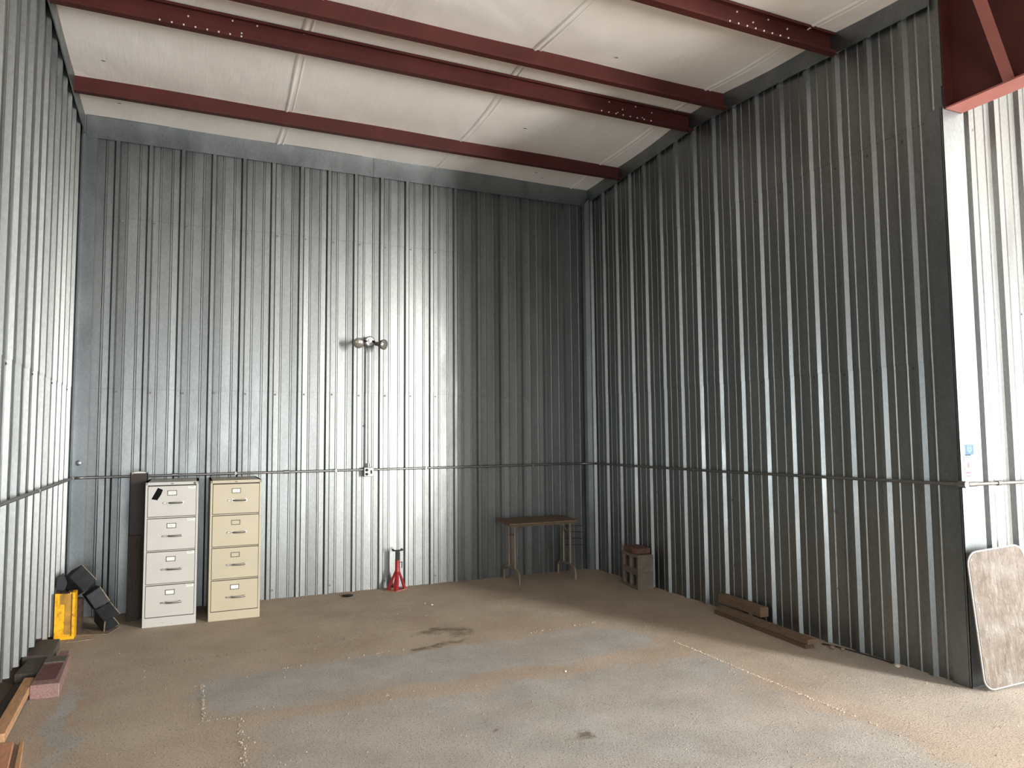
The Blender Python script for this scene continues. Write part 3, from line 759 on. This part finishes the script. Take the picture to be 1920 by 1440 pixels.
def brick(label, x, y, z, rz, l_=.20, w_=.095, h_=.058):
    mb = MB(); mb.box(-w_/2, w_/2, -l_/2, l_/2, 0, h_); mb.bevel(.005)
    o = tag(mb.build('brick', 'brick'), label, 'brick', 'bricks on the concrete blocks'); o.location = (x, y, z); o.rotation_euler = (0, 0, rz)
brick('red brick nearest the camera on the concrete blocks', -.135, -1.28, .384, -1.45)
brick('red brick laid crosswise at the middle of the concrete blocks', -.118, -1.178, .384, -1.6)
brick('red brick at the far left end on top of the concrete blocks', -.105, -1.07, .384, -1.5)

# ------------------------------------------------------------------ lumber by the right wall
M['lumber'] = mat_wood('old_brown_lumber', (.115, .068, .040), (.200, .128, .080), (14, 1.6, 14))
M['lumberdark'] = mat_wood('darker_lumber', (.085, .050, .032), (.145, .088, .056), (14, 1.6, 14))
def beam(label, a, b_, w_, z0, z1, mat):
    a = Vector((*a, 0)); b_ = Vector((*b_, 0)); d = (b_-a); L_ = d.length
    mb = MB(); mb.box(0, w_, 0, L_, 0, z1-z0); mb.bevel(.003)
    o = tag(mb.build('lumber', mat), label, 'lumber', 'boards by the right wall'); o.location = (a.x, a.y, z0); o.rotation_euler = (0, 0, math.atan2(d.y, d.x)-math.pi/2)
    return o
beam('long brown board on the floor by the right wall, lower of the two', (-.322, -3.84), (-.205, -2.60), .085, 0, .038, 'lumberdark')
beam('long brown board laid on top of the lower one by the right wall', (-.328, -3.87), (-.212, -2.63), .090, .040, .080, 'lumber')
beam('short thick brown timber resting on the two long boards', (-.150, -3.16), (-.085, -2.52), .088, .081, .165, 'lumber')
# crack, cable and stone at the foot of the right wall
M['cable'] = simple('dark_cable', (.03, .025, .022), .6)
mb = MB(); mb.tube([(-.10, -3.80, .006), (-.06, -3.92, .006), (-.045, -4.05, .006), (-.030, -4.25, .006), (-.032, -4.40, .006)], .006, 6)
tag(mb.build('cable', 'cable', smooth=True), 'thin dark cable lying along the foot of the right wall', 'cable')
M['stone'] = simple('pale_stone', (.50, .44, .35), .9, 0, .2, 20)
M['stone2'] = simple('brown_offcut', (.20, .14, .10), .9, 0, .2, 20)
def stone(x, y, s, label, mat='stone', name='pebble'):
    mb = MB(); bmesh.ops.create_icosphere(mb.b, subdivisions=2, radius=s)
    for v_ in mb.b.verts: v_.co *= random.uniform(.85, 1.1); v_.co.z *= .65
    o = tag(mb.build(name, mat, smooth=True), label, 'stone'); o.location = (x, y, s*.55)
stone(-.075, -4.47, .022, 'pale pebble at the foot of the right wall near its free end')
stone(-.13, -3.93, .025, 'brown lump of debris beside the end of the long boards', 'stone2')
stone(-.085, -3.99, .02, 'small brown lump of debris by the cable at the right wall', 'stone2')
stone(-2.545, -1.046, .013, 'larger white pebble on the floor in front of the jack stand')
stone(-2.59, -.95, .009, 'smaller white pebble on the floor in front of the jack stand')
stone(-2.324, -3.494, .011, 'pale pebble alone in the middle of the grey floor')
mb = MB(); bmesh.ops.create_icosphere(mb.b, subdivisions=3, radius=.06)
for v_ in mb.b.verts: v_.co *= random.uniform(.7, 1.15); v_.co.z *= .16
o = tag(mb.build('rag', 'black', smooth=True), 'small crumpled black rag on the floor at the back wall', 'rag'); o.location = (-3.235, -.22, .008)
mb = MB(); mb.box(-.10, .10, -.006, .006, 0, .006); o = tag(mb.build('wood_sliver', 'dust'), 'thin pale sliver on the floor in front of the yellow box', 'sliver'); o.location = (-5.68, -.95, 0); o.rotation_euler = (0, 0, .1)

# ------------------------------------------------------------------ leaning panel at far right
def mat_wrap():
    t = NT('crinkled_film_over_board'); v = t.obj()
    n = t.noise(v, 7, 6, .6, .6); c = t.ramp(n, [(.3, (.085, .060, .042)), (.5, (.135, .112, .090)), (.7, (.19, .172, .155))])
    wr = t.noise(t.mapping(v, (3.2, 3.2, 1)), 9, 6, .7, 1.8)
    t.l(c, t.b.inputs['Base Color']); t.l(t.mapr(wr, .35, .65, .22, .55), t.b.inputs['Roughness'])
    t.bump(t.math('ADD', wr, t.math('MULTIPLY', t.noise(v, 4, 3, .5, 1.0), 1.2)), .9, .016); return t.m
M['wrap'] = mat_wrap()
M['rim'] = simple('pale_metal_rim', (.50, .48, .46), .4, .5)
r = thing('leaning_table_top', 'rounded film-wrapped folding table top leaning on the bright corner', 'table top')
def rr(w_, h_, rad, n=8):
    pts = []
    for cx, cz, a0 in ((w_-rad, rad, -90), (w_-rad, h_-rad, 0), (rad, h_-rad, 90), (rad, rad, 180)):
        for i in range(n+1):
            a = math.radians(a0+90*i/n); pts.append((cx+rad*math.cos(a), cz+rad*math.sin(a)))
    return pts
Wp, Hp = .50, .905
mb = MB(); mb.prism(rr(Wp-.010, Hp-.010, .080), .014, (.005, .004, .005)); 
mb.build('panel', 'wrap', r)
mb = MB(); q = [(a, -.013+.026, c) for a, c in rr(Wp, Hp, .085)]; q = [(a, .012, c) for a, c in rr(Wp, Hp, .085)]
mb.tube([(a, -.002, c) for a, _, c in q+[q[0], q[1]]], .0065, 8, caps=False); mb.build('metal_rim', 'rim', r, smooth=True)
# lean: yaw so the right side comes forward, roll slightly in its plane, tilt back on the wall
Rm = Matrix.Rotation(-.13, 4, 'Z') @ Matrix.Rotation(-.035, 4, 'X') @ Matrix.Rotation(-.075, 4, 'Y')
r.matrix_world = Matrix.Translation((-.025, -5.085, .010)) @ Rm

# ------------------------------------------------------------------ floor debris (uncountable)
def crumbs(name, label, pts, smin, smax, mat, cat):
    mb = MB(); b = mb.b
    for (x, y) in pts:
        s = random.uniform(smin, smax); n = 5; a0 = random.uniform(0, 6)
        ring = [b.verts.new((x+s*random.uniform(.6, 1.2)*math.cos(a0+k*2*math.pi/n), y+s*random.uniform(.6, 1.2)*math.sin(a0+k*2*math.pi/n), -.0005)) for k in range(n)]
        top = b.verts.new((x+random.uniform(-.3, .3)*s, y+random.uniform(-.3, .3)*s, s*random.uniform(.4, .9)))
        for k in range(n): b.faces.new((ring[k], ring[(k+1) % n], top))
    o = mb.build(name, mat); return tag(o, label, cat, kind='stuff')
M['mud'] = simple('dried_mud', (.30, .25, .19), .95, 0, .25, 20)
M['mudpale'] = simple('pale_dried_mud', (.43, .36, .28), .95, 0, .2, 20)
pts = []
for _ in range(2400):
    x, y = random.uniform(-5.4, 1.2), random.uniform(-6.0, -.6)
    if y > -4.9 and x > -.15: continue
    if -3.4 < y and random.random() < .55: continue
    if (x > -.5 and y > -4.0) or (x < -4.05 and y > -.85) or (x < -5.2 and y > -1.1) or x > .6 and y > -5.3: continue
    pts.append((x, y))
crumbs('grit', 'fine grit scattered over the whole floor', pts, .003, .009, 'mud', 'grit')
def along(p, q, n, jit):
    out = []
    for _ in range(n):
        t_ = random.random(); out.append((p[0]+(q[0]-p[0])*t_+random.gauss(0, jit), p[1]+(q[1]-p[1])*t_+random.gauss(0, jit)))
    return out
pts = along((-4.745, -2.62), (-4.765, -3.33), 75, .008)+along((-4.765, -3.34), (-4.55, -3.37), 14, .007)+along((-4.555, -3.40), (-4.58, -4.2), 55, .012)
pts += along((-4.2, -2.50), (-4.05, -2.49), 10, .01)+along((-3.75, -2.46), (-3.2, -2.42), 18, .01)+along((-2.1, -2.42), (-1.35, -2.36), 36, .01)+along((-3.9, -3.42), (-2.6, -3.40), 12, .015)+along((-1.3, -2.36), (-1.2, -2.9), 14, .012)
crumbs('dried_mud_ridge', 'broken ridges of dried mud outlining the grey floor patch', pts, .005, .012, 'mud', 'mud')
pts = along((-1.13, -3.2), (-1.135, -5.0), 330, .006)+along((-1.14, -5.1), (-1.15, -5.4), 18, .006)
crumbs('mud_line', 'thin straight pale line of dried mud on the right of the floor', pts, .004, .010, 'mudpale', 'mud')
pts = along((-5.2, -1.98), (-2.9, -1.86), 110, .010)
crumbs('crack_grit', 'dotted line of dark grit crossing the floor in front of the cabinets', pts, .003, .006, 'lumberdark', 'grit')
